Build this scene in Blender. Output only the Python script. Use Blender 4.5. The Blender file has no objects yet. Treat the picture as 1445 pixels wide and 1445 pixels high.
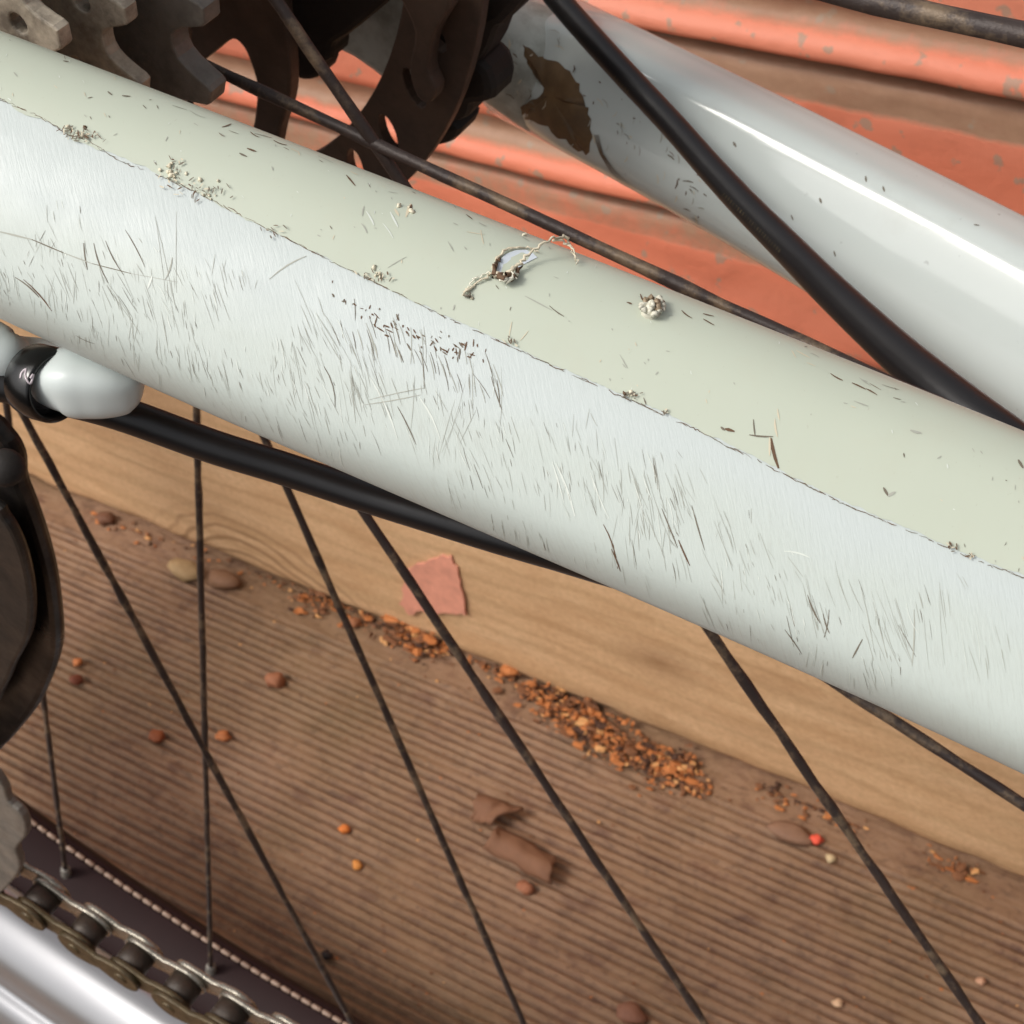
import bpy, bmesh, math, random
import numpy as np
from mathutils import Vector, Matrix
from mathutils.bvhtree import BVHTree
random.seed(7); rng = np.random.default_rng(7)
SC = bpy.context.scene; COL = SC.collection
R = math.radians

# ------------------------------------------------------------ camera
F_PX, CX = 2200.0, 722.5                      # focal length and centre in photo pixels (1445 wide)
MX = np.array([[.85449318, .30117383, -.42324428], [.50900446, -.64811279, .56644883], [-.10371047, -.69945989, -.70710678]])
CAM = np.array([.07040227, -.09640591, .46690553])
cd = bpy.data.cameras.new('camera'); cam = bpy.data.objects.new('camera', cd); COL.objects.link(cam)
rot = Matrix(((MX[0, 0], -MX[0, 1], -MX[0, 2]), (MX[1, 0], -MX[1, 1], -MX[1, 2]), (MX[2, 0], -MX[2, 1], -MX[2, 2])))
cam.matrix_world = Matrix.Translation(Vector(CAM)) @ rot.to_4x4()
cd.sensor_width = 36; cd.lens = F_PX / 1445 * 36; cd.clip_start = .01; cd.clip_end = 200
cd.dof.use_dof = True; cd.dof.focus_distance = .152; cd.dof.aperture_fstop = 120
SC.camera = cam

# ------------------------------------------------------------ light
SUN = Vector((-.40, -.50, .77)).normalized()  # towards the sun
w = bpy.data.worlds.new('World'); SC.world = w; w.use_nodes = True
wn = w.node_tree; bg = wn.nodes['Background']
sky = wn.nodes.new('ShaderNodeTexSky'); sky.sky_type = 'NISHITA'; sky.sun_disc = False
sky.sun_elevation = math.asin(SUN.z); sky.sun_rotation = math.atan2(SUN.x, SUN.y)
sky.air_density = 1.0; sky.dust_density = 6.0; sky.ozone_density = .6
hs = wn.nodes.new('ShaderNodeHueSaturation'); hs.inputs['Saturation'].default_value = .22   # thin cloud: a paler sky
wn.links.new(sky.outputs[0], hs.inputs['Color']); wn.links.new(hs.outputs[0], bg.inputs[0]); bg.inputs[1].default_value = .15
sl = bpy.data.lights.new('sun', 'SUN'); sl.energy = 1.3; sl.angle = R(13); sl.color = (1, .94, .85)
so = bpy.data.objects.new('sun', sl); COL.objects.link(so); so.rotation_euler = SUN.to_track_quat('Z', 'Y').to_euler()
SC.view_settings.view_transform = 'Standard'; SC.view_settings.look = 'None'
SC.view_settings.exposure = -.02; SC.view_settings.gamma = 1

# ------------------------------------------------------------ helpers
def ray(x, y): return MX @ np.array([(x - CX) / F_PX, (y - CX) / F_PX, 1.0])
def at(x, y, d): return CAM + ray(x, y) * d
def onY(x, y, yy):
    r = ray(x, y); return CAM + r * ((yy - CAM[1]) / r[1])
def onZ(x, y, zz):
    r = ray(x, y); return CAM + r * ((zz - CAM[2]) / r[2])
def proj(p):
    q = MX.T @ (np.asarray(p) - CAM); return q[0] / q[2] * F_PX + CX, q[1] / q[2] * F_PX + CX
def lin(r, g, b):
    f = lambda c: c / 12.92 if c <= .04045 else ((c + .055) / 1.055) ** 2.4
    return (f(r / 255), f(g / 255), f(b / 255), 1)
def vnoise(x, y, seed=0):                     # smooth value noise, arrays in, -1..1 out
    r = np.random.default_rng(seed); T = r.random((256, 256)) * 2 - 1
    xi = np.floor(x).astype(int); yi = np.floor(y).astype(int); fx = x - xi; fy = y - yi
    fx = fx * fx * (3 - 2 * fx); fy = fy * fy * (3 - 2 * fy)
    g = lambda a, b: T[a % 256, b % 256]
    return (g(xi, yi) * (1 - fx) + g(xi + 1, yi) * fx) * (1 - fy) + (g(xi, yi + 1) * (1 - fx) + g(xi + 1, yi + 1) * fx) * fy
def link(o, parent=None, label=None, cat=None, group=None, kind=None):
    COL.objects.link(o)
    if parent is not None: o.parent = parent
    if label: o['label'] = label
    if cat: o['category'] = cat
    if group: o['group'] = group
    if kind: o['kind'] = kind
    return o
def mesh_obj(name, verts, faces, mats, parent=None, smooth=True, mi=None, uv=None, recalc=False, **kw):
    me = bpy.data.meshes.new(name); me.from_pydata([tuple(v) for v in verts], [], [tuple(int(i) for i in f) for f in faces])
    for m in (mats if isinstance(mats, (list, tuple)) else [mats]): me.materials.append(m)
    if mi is not None: me.polygons.foreach_set('material_index', list(mi))
    if uv is not None:
        ul = me.uv_layers.new(name='UVMap'); idx = np.empty(len(me.loops), dtype=np.int32); me.loops.foreach_get('vertex_index', idx)
        ul.data.foreach_set('uv', np.asarray(uv, dtype=np.float32)[idx].ravel())
    if recalc:
        bm = bmesh.new(); bm.from_mesh(me); bmesh.ops.recalc_face_normals(bm, faces=bm.faces); bm.to_mesh(me); bm.free()
    me.polygons.foreach_set('use_smooth', [smooth] * len(me.polygons)); me.update()
    return link(bpy.data.objects.new(name, me), parent, **kw)
def empty(name, loc=(0, 0, 0), **kw):
    o = bpy.data.objects.new(name, None); o.location = loc; o.empty_display_size = .02; return link(o, **kw)
def catmull(P, n):
    P = np.asarray(P, float); Q = np.vstack([2 * P[0] - P[1], P, 2 * P[-1] - P[-2]]); out = []
    for i in range(1, len(Q) - 2):
        for t in np.linspace(0, 1, n, endpoint=False):
            a, b, c, d = Q[i - 1], Q[i], Q[i + 1], Q[i + 2]
            out.append(.5 * (2 * b + (c - a) * t + (2 * a - 5 * b + 4 * c - d) * t * t + (3 * b - 3 * c + d - a) * t ** 3))
    out.append(P[-1]); return np.array(out)
def tube_geo(P, rad, seg=14, cap=True, sq=0):
    P = np.asarray(P, float); n = len(P); rad = np.broadcast_to(np.asarray(rad, float), (n,))
    T = np.gradient(P, axis=0); T /= np.linalg.norm(T, axis=1)[:, None]
    ref = np.array([0, 0, 1.]) if abs(T[0][2]) < .9 else np.array([0, 1., 0]); V = []; L = 0; UV = []
    for i in range(n):
        a = np.cross(T[i], ref); a /= np.linalg.norm(a); b = np.cross(a, T[i])
        if i: L += np.linalg.norm(P[i] - P[i - 1])
        for k in range(seg):
            t = 2 * math.pi * k / seg
            q = 1 if not sq else (abs(math.cos(t)) ** sq + abs(math.sin(t)) ** sq) ** (-1 / sq); V.append(P[i] + rad[i] * q * (math.cos(t) * a + math.sin(t) * b)); UV.append((L * 100, k / seg))
    Fc = [(i * seg + k, i * seg + (k + 1) % seg, (i + 1) * seg + (k + 1) % seg, (i + 1) * seg + k) for i in range(n - 1) for k in range(seg)]
    if cap: Fc += [tuple(range(seg))[::-1], tuple((n - 1) * seg + k for k in range(seg))]
    return V, Fc, UV
def tube(name, P, rad, mat, parent, seg=14, sq=0, **kw):
    V, Fc, UV = tube_geo(P, rad, seg, True, sq); return mesh_obj(name, V, Fc, mat, parent, uv=UV, recalc=True, **kw)
class Acc:                                    # collects pieces of ONE object
    def __init__(s): s.V = []; s.F = []; s.M = []
    def add(s, V, Fc, m=0):
        b = len(s.V); s.V += [tuple(v) for v in V]; s.F += [tuple(int(i) + b for i in f) for f in Fc]; s.M += [m] * len(Fc)
    def build(s, name, mats, parent=None, **kw): return mesh_obj(name, s.V, s.F, mats, parent, mi=s.M, **kw)
def plate_mesh(name, outline, holes, y, th, bev=0, res=1):
    cu = bpy.data.curves.new(name, 'CURVE'); cu.dimensions = '2D'; cu.fill_mode = 'BOTH'; cu.extrude = th / 2 - bev; cu.bevel_depth = bev; cu.bevel_resolution = res
    for loop in [outline] + list(holes):
        s = cu.splines.new('POLY'); s.points.add(len(loop) - 1); s.use_cyclic_u = True
        for p, q in zip(s.points, loop): p.co = (q[0], q[1], 0, 1)
    o = bpy.data.objects.new(name, cu); COL.objects.link(o)
    dg = bpy.context.evaluated_depsgraph_get(); me = bpy.data.meshes.new_from_object(o.evaluated_get(dg))
    bpy.data.objects.remove(o); bpy.data.curves.remove(cu); me.name = name
    me.transform(Matrix(((1, 0, 0, 0), (0, 0, 1, y), (0, 1, 0, 0), (0, 0, 0, 1))))
    bm = bmesh.new(); bm.from_mesh(me); bmesh.ops.remove_doubles(bm, verts=bm.verts, dist=1e-6); bmesh.ops.recalc_face_normals(bm, faces=bm.faces); bm.to_mesh(me); bm.free()
    return me
def plate(name, outline, holes, y, th, mat, parent, bev=.0004, **kw):
    me = plate_mesh(name, outline, holes, y, th, bev); me.materials.append(mat)
    me.polygons.foreach_set('use_smooth', [False] * len(me.polygons))
    return link(bpy.data.objects.new(name, me), parent, **kw)
def px_plate(name, px, y, th, mat, parent, holes=(), smooth=4, bev=.0006, **kw):
    def w2(loop):
        q = np.array([onY(a, b, y)[[0, 2]] for a, b in loop])
        return catmull(np.vstack([q, q[:1]]), smooth)[:-1] if smooth > 1 else q
    return plate(name, w2(px), [w2(h) for h in holes], y, th, mat, parent, bev, **kw)
def circle2(cx, cz, r, n=24, sx=1, sz=1, ang=0):
    out = []
    for k in range(n):
        t = 2 * math.pi * k / n; a, b = r * sx * math.cos(t), r * sz * math.sin(t)
        out.append((cx + a * math.cos(ang) - b * math.sin(ang), cz + a * math.sin(ang) + b * math.cos(ang)))
    return out
def bvh_of(o): 
    me = o.data; return BVHTree.FromPolygons([v.co[:] for v in me.vertices], [p.vertices[:] for p in me.polygons])
def hit(bvh, x, y):
    r = Vector(ray(x, y)).normalized(); p, n, i, d = bvh.ray_cast(Vector(CAM), r)
    if p is None: return None
    if n.dot(r) > 0: n = -n
    return np.array(p), np.array(n)
def sliver(acc, bvh, pts, wid, m=0, off=4e-5):
    H = [hit(bvh, *p) for p in pts]
    if any(h is None for h in H): return
    P = [h[0] + h[1] * off for h in H]; V = []; n = len(P)
    for i in range(n):
        t = P[min(i + 1, n - 1)] - P[max(i - 1, 0)]; s = np.cross(H[i][1], t); s /= (np.linalg.norm(s) + 1e-12)
        ww = wid * (math.sin(math.pi * (i + .35) / (n - .3)) ** .7) * (.8 + .4 * random.random()) * 7.3e-5 / 2
        V += [P[i] + s * ww, P[i] - s * ww]
    acc.add(V, [(2 * i, 2 * i + 1, 2 * i + 3, 2 * i + 2) for i in range(n - 1)], m)
def blob_geo(c, r, sub=1, rough=.3, scale=(1, 1, 1), seed=0):
    bm = bmesh.new(); bmesh.ops.create_icosphere(bm, subdivisions=sub, radius=1); rr = random.Random(seed)
    V = []
    for v in bm.verts:
        k = 1 + rough * (rr.random() - .5) * 2; V.append(np.array(c) + np.array(v.co) * np.array(scale) * r * k)
    Fc = [tuple(v.index for v in f.verts) for f in bm.faces]; bm.free(); return V, Fc

# ------------------------------------------------------------ materials
class NT:
    def __init__(s, name):
        s.m = bpy.data.materials.new(name); s.m.use_nodes = True; s.t = s.m.node_tree; s.b = s.t.nodes['Principled BSDF']
    def n(s, typ, **kw):
        x = s.t.nodes.new(typ)
        for k, v in kw.items():
            if k in x.inputs: x.inputs[k].default_value = v
            else: setattr(x, k, v)
        return x
    def l(s, a, b): s.t.links.new(a, b)
    def coord(s, kind='Object', scale=(1, 1, 1), rot=(0, 0, 0)):
        tc = s.n('ShaderNodeTexCoord'); mp = s.n('ShaderNodeMapping'); mp.inputs['Scale'].default_value = scale; mp.inputs['Rotation'].default_value = rot
        s.l(tc.outputs[kind], mp.inputs[0]); return mp.outputs[0]
    def noise(s, vec, scale, detail=4, rough=.55, dist=0):
        x = s.n('ShaderNodeTexNoise'); x.inputs['Scale'].default_value = scale; x.inputs['Detail'].default_value = detail
        x.inputs['Roughness'].default_value = rough; x.inputs['Distortion'].default_value = dist; s.l(vec, x.inputs['Vector']); return x.outputs['Fac']
    def ramp(s, fac, stops):
        x = s.n('ShaderNodeValToRGB'); e = x.color_ramp.elements
        while len(e) < len(stops): e.new(.5)
        for el, (p, c) in zip(e, stops): el.position = p; el.color = c if len(c) == 4 else (*c, 1)
        s.l(fac, x.inputs[0]); return x.outputs[0]
    def mix(s, fac, a, b, blend='MIX'):
        x = s.n('ShaderNodeMix', data_type='RGBA', blend_type=blend)
        for sock, v in ((x.inputs[0], fac), (x.inputs[6], a), (x.inputs[7], b)):
            if isinstance(v, (int, float)): sock.default_value = v
            elif isinstance(v, tuple): sock.default_value = v
            else: s.l(v, sock)
        return x.outputs[2]
    def math(s, op, a, b=0.0):
        x = s.n('ShaderNodeMath', operation=op)
        for i, v in enumerate((a, b)):
            if isinstance(v, (int, float)): x.inputs[i].default_value = v
            else: s.l(v, x.inputs[i])
        return x.outputs[0]
    def bump(s, h, strength=.3, dist=.0005):
        x = s.n('ShaderNodeBump'); x.inputs['Strength'].default_value = strength; x.inputs['Distance'].default_value = dist
        s.l(h, x.inputs['Height']); s.l(x.outputs[0], s.b.inputs['Normal'])
    def set(s, **kw):
        for k, v in kw.items():
            k = k.replace('_', ' ')
            if isinstance(v, (int, float, tuple)): s.b.inputs[k].default_value = v
            else: s.l(v, s.b.inputs[k])
        return s.m
def g(v): return (v, v, v, 1)
BLK, WHT = g(0), g(1)

def mat_stay():
    s = NT('scratched_white_paint'); uv = s.coord('UV'); sp = s.n('ShaderNodeSeparateXYZ'); s.l(uv, sp.inputs[0])
    big = s.noise(uv, 1.1, 3); v = s.math('ADD', sp.outputs[1], s.math('MULTIPLY', s.math('SUBTRACT', big, .5), .55))
    low = s.ramp(v, [(.50, BLK), (.66, WHT)])
    c = s.mix(low, lin(192, 200, 198), lin(191, 199, 193))
    rt = s.n('ShaderNodeMapping'); rt.inputs['Scale'].default_value = (18, 1.8, 1); s.l(s.coord('UV', rot=(0, 0, R(36))), rt.inputs[0]); st = s.noise(rt.outputs[0], 6, 6, .7)
    pm = s.ramp(s.noise(uv, 1.6, 4), [(.40, BLK), (.62, WHT)])
    stf = s.math('MULTIPLY', s.ramp(st, [(.50, BLK), (.72, WHT)]), s.math('MULTIPLY', low, s.math('ADD', s.math('MULTIPLY', pm, .30), .08)))
    c = s.mix(stf, c, lin(158, 158, 148))
    speck = s.ramp(s.noise(uv, 130, 2), [(.70, BLK), (.78, WHT)])
    c = s.mix(s.math('MULTIPLY', speck, .16), c, lin(110, 105, 95))
    s.bump(s.math('ADD', s.math('MULTIPLY', st, .7), s.math('MULTIPLY', s.noise(uv, 9, 5), .5)), .22, .0003)
    return s.set(Base_Color=c, Roughness=s.ramp(s.noise(uv, 6, 5), [(.3, g(.33)), (.7, g(.48))]), Specular_IOR_Level=.45)
def mat_film():
    s = NT('yellowed_clear_film'); uv = s.coord('UV')
    c = s.mix(s.noise(uv, 1.4, 4), lin(184, 191, 174), lin(193, 199, 184))
    speck = s.ramp(s.noise(uv, 70, 3, .65), [(.66, BLK), (.74, WHT)])
    c = s.mix(s.math('MULTIPLY', speck, .22), c, lin(150, 142, 122))
    gr = s.ramp(s.noise(s.coord('UV', (1, 2.2, 1)), 3.5, 6, .7), [(.52, BLK), (.8, WHT)])
    c = s.mix(s.math('MULTIPLY', gr, .22), c, lin(188, 184, 165))
    s.bump(s.math('ADD', s.noise(uv, 5, 5), s.math('MULTIPLY', s.noise(uv, 60, 4), .15)), .10, .0003)
    return s.set(Base_Color=c, Roughness=.36, Specular_IOR_Level=.4)
def mat_gloss_white():
    s = NT('glossy_white_paint'); v = s.coord()
    c = s.mix(s.noise(v, 30, 4), lin(196, 204, 201), lin(204, 211, 207))
    sp = s.ramp(s.noise(v, 420, 3, .6), [(.70, BLK), (.76, WHT)])
    c = s.mix(s.math('MULTIPLY', sp, .35), c, lin(90, 90, 85))
    gr = s.ramp(s.noise(s.coord(scale=(1, 1, 1)), 55, 6, .7), [(.56, BLK), (.8, WHT)])
    c = s.mix(s.math('MULTIPLY', gr, .16), c, lin(160, 158, 146))
    s.bump(s.noise(v, 90, 4), .05, .0003)
    return s.set(Base_Color=c, Roughness=.1, Specular_IOR_Level=.32)
def mat_dirty_metal(name, a, b, rough=.45, metal=.8, scale=120, dirt=.5, dc=(48, 40, 34)):
    s = NT(name); v = s.coord(); n1 = s.noise(v, scale, 6, .65); c = s.mix(n1, lin(*a), lin(*b))
    d = s.ramp(s.noise(v, scale * 1.7, 6, .7), [(.42, BLK), (.66, WHT)])
    c = s.mix(s.math('MULTIPLY', d, dirt), c, lin(*dc)); s.bump(s.noise(v, scale * 5, 5, .7), .3, .0004)
    return s.set(Base_Color=c, Roughness=s.ramp(n1, [(.3, g(rough - .12)), (.7, g(min(.95, rough + .2)))]), Metallic=s.math('MULTIPLY', s.math('SUBTRACT', 1.0, s.math('MULTIPLY', d, dirt)), metal))
def mat_plain(name, col, rough=.6, var=.15, scale=200, bump=.15, **kw):
    s = NT(name); v = s.coord(); n1 = s.noise(v, scale, 5, .6); a = lin(*col)
    c = s.mix(n1, tuple([x * (1 - var) for x in a[:3]]) + (1,), tuple([min(1, x * (1 + var)) for x in a[:3]]) + (1,))
    s.bump(n1, bump, .0004); return s.set(Base_Color=c, Roughness=rough, **kw)
def mat_spoke():
    s = NT('rusty_black_spoke'); v = s.coord(); n = s.noise(v, 260, 6, .7)
    d = s.ramp(s.noise(v, 130, 5, .7), [(.50, BLK), (.62, WHT)])
    c = s.mix(n, lin(40, 33, 32), lin(72, 60, 55)); c = s.mix(s.math('MULTIPLY', d, .65), c, s.mix(n, lin(74, 58, 47), lin(158, 136, 108)))
    s.bump(n, .5, .0006); return s.set(Base_Color=c, Roughness=.5, Metallic=.2)
def mat_wall():
    s = NT('weathered_orange_paint'); v = s.coord(scale=(1, 1, 1)); at_ = s.n('ShaderNodeAttribute', attribute_name='worn')
    lo = s.noise(s.coord(scale=(.35, 1, 1)), 22, 5, .6); c = s.mix(lo, lin(222, 116, 84), lin(238, 148, 116))
    pk = s.ramp(s.noise(s.coord(scale=(.25, 1, 1.5)), 14, 4), [(.45, BLK), (.7, WHT)]); c = s.mix(s.math('MULTIPLY', pk, .5), c, lin(238, 160, 134))
    nz = s.noise(v, 130, 7, .7); nz2 = s.noise(s.coord(scale=(.12, 1, 1)), 40, 5)
    wf = s.math('ADD', at_.outputs['Fac'], s.math('MULTIPLY', s.math('SUBTRACT', nz, .5), .7)); wf = s.math('ADD', wf, s.math('MULTIPLY', s.math('SUBTRACT', nz2, .5), .5))
    wr = s.ramp(wf, [(.42, BLK), (.80, g(.9))])
    c = s.mix(wr, c, s.mix(nz, lin(142, 112, 88), lin(184, 152, 124)))
    fl = s.ramp(s.noise(v, 160, 3, .5), [(.63, BLK), (.67, WHT)]); c = s.mix(s.math('MULTIPLY', fl, .75), c, lin(166, 146, 126))
    gm = s.ramp(s.noise(s.coord(scale=(.5, 1, 1)), 60, 6, .7), [(.52, BLK), (.75, WHT)]); c = s.mix(s.math('MULTIPLY', gm, .3), c, lin(150, 82, 58))
    s.bump(s.math('ADD', s.math('MULTIPLY', wr, -.8), s.noise(v, 300, 6, .6)), .5, .0006)
    return s.set(Base_Color=c, Roughness=.55)
def mat_timber():
    s = NT('pale_timber'); v = s.coord(scale=(.10, 1, 1)); n = s.noise(v, 120, 6, .6, .5)
    wv = s.n('ShaderNodeTexWave', wave_type='BANDS', bands_direction='Z'); s.l(s.coord(scale=(.22, .5, 1)), wv.inputs[0])
    for k, x in (('Scale', 26), ('Distortion', 9), ('Detail', 4), ('Detail Scale', 1.4)): wv.inputs[k].default_value = x
    c = s.mix(n, lin(208, 164, 120), lin(234, 198, 156)); c = s.mix(s.math('MULTIPLY', s.ramp(wv.outputs['Fac'], [(.55, BLK), (1, WHT)]), .24), c, lin(150, 120, 76))
    # end-curl of the grain on the left, and speckled weathering
    rc = onY(395, 890, .234); rd = s.n('ShaderNodeVectorMath', operation='DISTANCE'); s.l(s.coord(scale=(1, 0, 1)), rd.inputs[0]); rd.inputs[1].default_value = (rc[0], 0, rc[2])
    rr_ = s.math('ADD', rd.outputs['Value'], s.math('MULTIPLY', s.math('SUBTRACT', s.noise(s.coord(), 22, 3), .5), .016)); rs = s.math('SINE', s.math('MULTIPLY', rr_, 900.0))
    c = s.mix(s.math('MULTIPLY', s.math('MULTIPLY', s.ramp(rs, [(.2, BLK), (1, WHT)]), s.ramp(rr_, [(.022, BLK), (.032, WHT), (.064, WHT), (.082, BLK)])), .75), c, lin(126, 90, 56))
    sk = s.noise(s.coord(scale=(.6, 1, 1)), 620, 5, .75); c = s.mix(s.math('MULTIPLY', s.ramp(sk, [(.40, BLK), (.68, WHT)]), .40), c, lin(150, 112, 74))
    # one knot by the right-hand end
    vd = s.n('ShaderNodeVectorMath', operation='DISTANCE'); s.l(s.coord(scale=(.6, 0, 1)), vd.inputs[0]); kp = onY(930, 935, .234); vd.inputs[1].default_value = (.6 * kp[0], 0, kp[2])
    k = s.ramp(s.math('ADD', vd.outputs['Value'], s.math('MULTIPLY', s.math('SUBTRACT', n, .5), .006)), [(.001, g(.9)), (.003, g(.35)), (.0055, g(.8)), (.0075, g(.3)), (.009, g(.55)), (.013, BLK)])
    c = s.mix(s.math('MULTIPLY', k, .7), c, lin(126, 86, 52))
    bl = s.ramp(s.noise(s.coord(scale=(.4, 1, 1)), 55, 6, .7), [(.45, BLK), (.70, WHT)]); c = s.mix(s.math('MULTIPLY', bl, .45), c, lin(178, 132, 88))
    fine = s.noise(s.coord(scale=(.3, 1, 1)), 700, 4, .7); c = s.mix(s.math('MULTIPLY', fine, .25), c, lin(140, 102, 64))
    s.bump(s.math('ADD', n, s.math('MULTIPLY', fine, .4)), .5, .0009); return s.set(Base_Color=c, Roughness=.7)
def mat_deck():
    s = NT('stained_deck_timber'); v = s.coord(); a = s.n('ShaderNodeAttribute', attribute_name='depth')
    n = s.noise(s.coord(scale=(.22, 1, 1)), 160, 6, .65); c = s.mix(n, lin(112, 82, 62), lin(162, 126, 98))
    bl = s.ramp(s.noise(v, 14, 5, .6), [(.40, BLK), (.7, WHT)]); c = s.mix(s.math('MULTIPLY', bl, .5), c, lin(112, 82, 50))
    rd = s.ramp(s.noise(s.coord(scale=(.6, 1, 1)), 95, 4, .6), [(.55, BLK), (.68, WHT)]); c = s.mix(s.math('MULTIPLY', rd, .6), c, lin(84, 46, 36))
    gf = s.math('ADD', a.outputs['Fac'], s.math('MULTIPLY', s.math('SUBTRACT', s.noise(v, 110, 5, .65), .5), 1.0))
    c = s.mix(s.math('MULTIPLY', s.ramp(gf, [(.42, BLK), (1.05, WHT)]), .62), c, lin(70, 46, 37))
    ds = s.ramp(s.noise(s.coord(scale=(.45, 1, 1)), 210, 5, .65), [(.56, BLK), (.68, WHT)]); c = s.mix(s.math('MULTIPLY', ds, .55), c, lin(66, 42, 33))
    mo = s.ramp(s.noise(v, 9, 4, .6), [(.48, BLK), (.72, WHT)]); c = s.mix(s.math('MULTIPLY', mo, .5), c, lin(96, 80, 42))
    du = s.ramp(s.noise(v, 32, 6, .7), [(.5, BLK), (.8, WHT)]); c = s.mix(s.math('MULTIPLY', du, .4), c, lin(160, 132, 106))
    sp = s.ramp(s.noise(v, 520, 4, .7), [(.35, BLK), (.7, WHT)]); c = s.mix(s.math('MULTIPLY', sp, .30), c, lin(150, 118, 88))
    c = s.mix(s.math('MULTIPLY', s.ramp(s.noise(v, 300, 4, .7), [(.56, BLK), (.70, WHT)]), .45), c, lin(70, 42, 32))
    s.bump(s.noise(v, 420, 6, .7), .6, .0008); return s.set(Base_Color=c, Roughness=.75)
def mat_emb():                                # scratches keep one colour each
    return [mat_plain('dirt_in_scratch', (112, 104, 90), .7, .2, 300, 0), mat_plain('grey_scratch', (166, 167, 156), .6, .1, 300, 0),
            mat_plain('pale_scratch', (212, 217, 209), .45, .03, 300, 0), mat_plain('brown_grime', (100, 76, 56), .8, .35, 300, 0), mat_plain('cream_film_shred', (206, 196, 172), .5, .12, 500, .1)]
M_STAY, M_FILM, M_GLOSS, M_SPOKE = mat_stay(), mat_film(), mat_gloss_white(), mat_spoke()
M_MARK = mat_emb()
M_BOSS = mat_plain('white_boss_paint', (206, 214, 212), .35, .03, 60, .03)
M_RUB = mat_plain('black_cable_rubber', (24, 22, 23), .36, .2, 250, .12)
M_CLIP = mat_plain('black_clip_plastic', (16, 15, 15), .22, .15, 300, .1)
M_STEELP = mat_dirty_metal('worn_steel', (222, 212, 194), (158, 144, 124), .5, .2, 70, .8, (52, 42, 34))
M_STEELD = mat_dirty_metal('dark_oily_steel', (138, 132, 123), (98, 93, 87), .42, .2, 130, .45, (34, 29, 27))
M_DISC = mat_dirty_metal('oily_brown_steel', (92, 74, 62), (62, 49, 42), .5, .15, 90, .4, (36, 27, 22))
M_GRIME = mat_plain('black_grime', (28, 23, 20), .7, .4, 180, .7)
M_CHAIN = mat_dirty_metal('oily_chain_steel', (104, 90, 64), (62, 52, 36), .36, .5, 260, .45, (40, 30, 22))
M_CHAINHL = mat_dirty_metal('highlit_chain_steel', (190, 184, 172), (130, 122, 108), .25, .9, 260, .35, (50, 40, 30))  # far chain plates: their bright highlights painted in as a lighter steel
M_DERA = mat_dirty_metal('dark_derailleur_alloy', (44, 40, 38), (22, 20, 20), .36, .6, 80, .35, (70, 58, 46))
M_DERB = mat_dirty_metal('grey_cage_alloy', (64, 61, 58), (40, 38, 36), .4, .7, 90, .4, (42, 36, 32))
M_RIM = mat_plain('silver_rim', (172, 172, 174), .28, .05, 60, .03, Metallic=.8)
M_BED = mat_plain('dark_rim_bed', (38, 22, 22), .6, .2, 60, .1, **{'Specular IOR Level': .15})
M_TYRE = mat_plain('tyre_rubber', (36, 32, 31), .8, .2, 200, .4)
M_DROP = mat_dirty_metal('grubby_white_dropout', (206, 211, 204), (184, 188, 178), .5, 0, 60, .55, (96, 90, 74))
M_RUST = mat_dirty_metal('brown_grease_patch', (132, 102, 64), (88, 64, 40), .55, 0, 90, .5, (52, 38, 24))
M_WALL, M_TIMB, M_DECK = mat_wall(), mat_timber(), mat_deck()
M_SAW = [mat_plain('orange_sawdust', (180, 110, 58), .8, .3, 500, .4), mat_plain('brown_sawdust', (122, 78, 48), .85, .3, 500, .4), mat_plain('pale_sawdust', (206, 152, 96), .8, .3, 500, .3), mat_plain('dark_crumbs', (74, 48, 34), .9, .3, 500, .3)]
M_BARK = mat_plain('brown_bark', (122, 84, 60), .8, .25, 160, .6)
M_FLAKE = mat_plain('salmon_paint_flake', (216, 148, 124), .75, .35, 200, .6)

ZD = -.05                                     # top of the deck
YW = .234                                     # face of the timber plank
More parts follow.
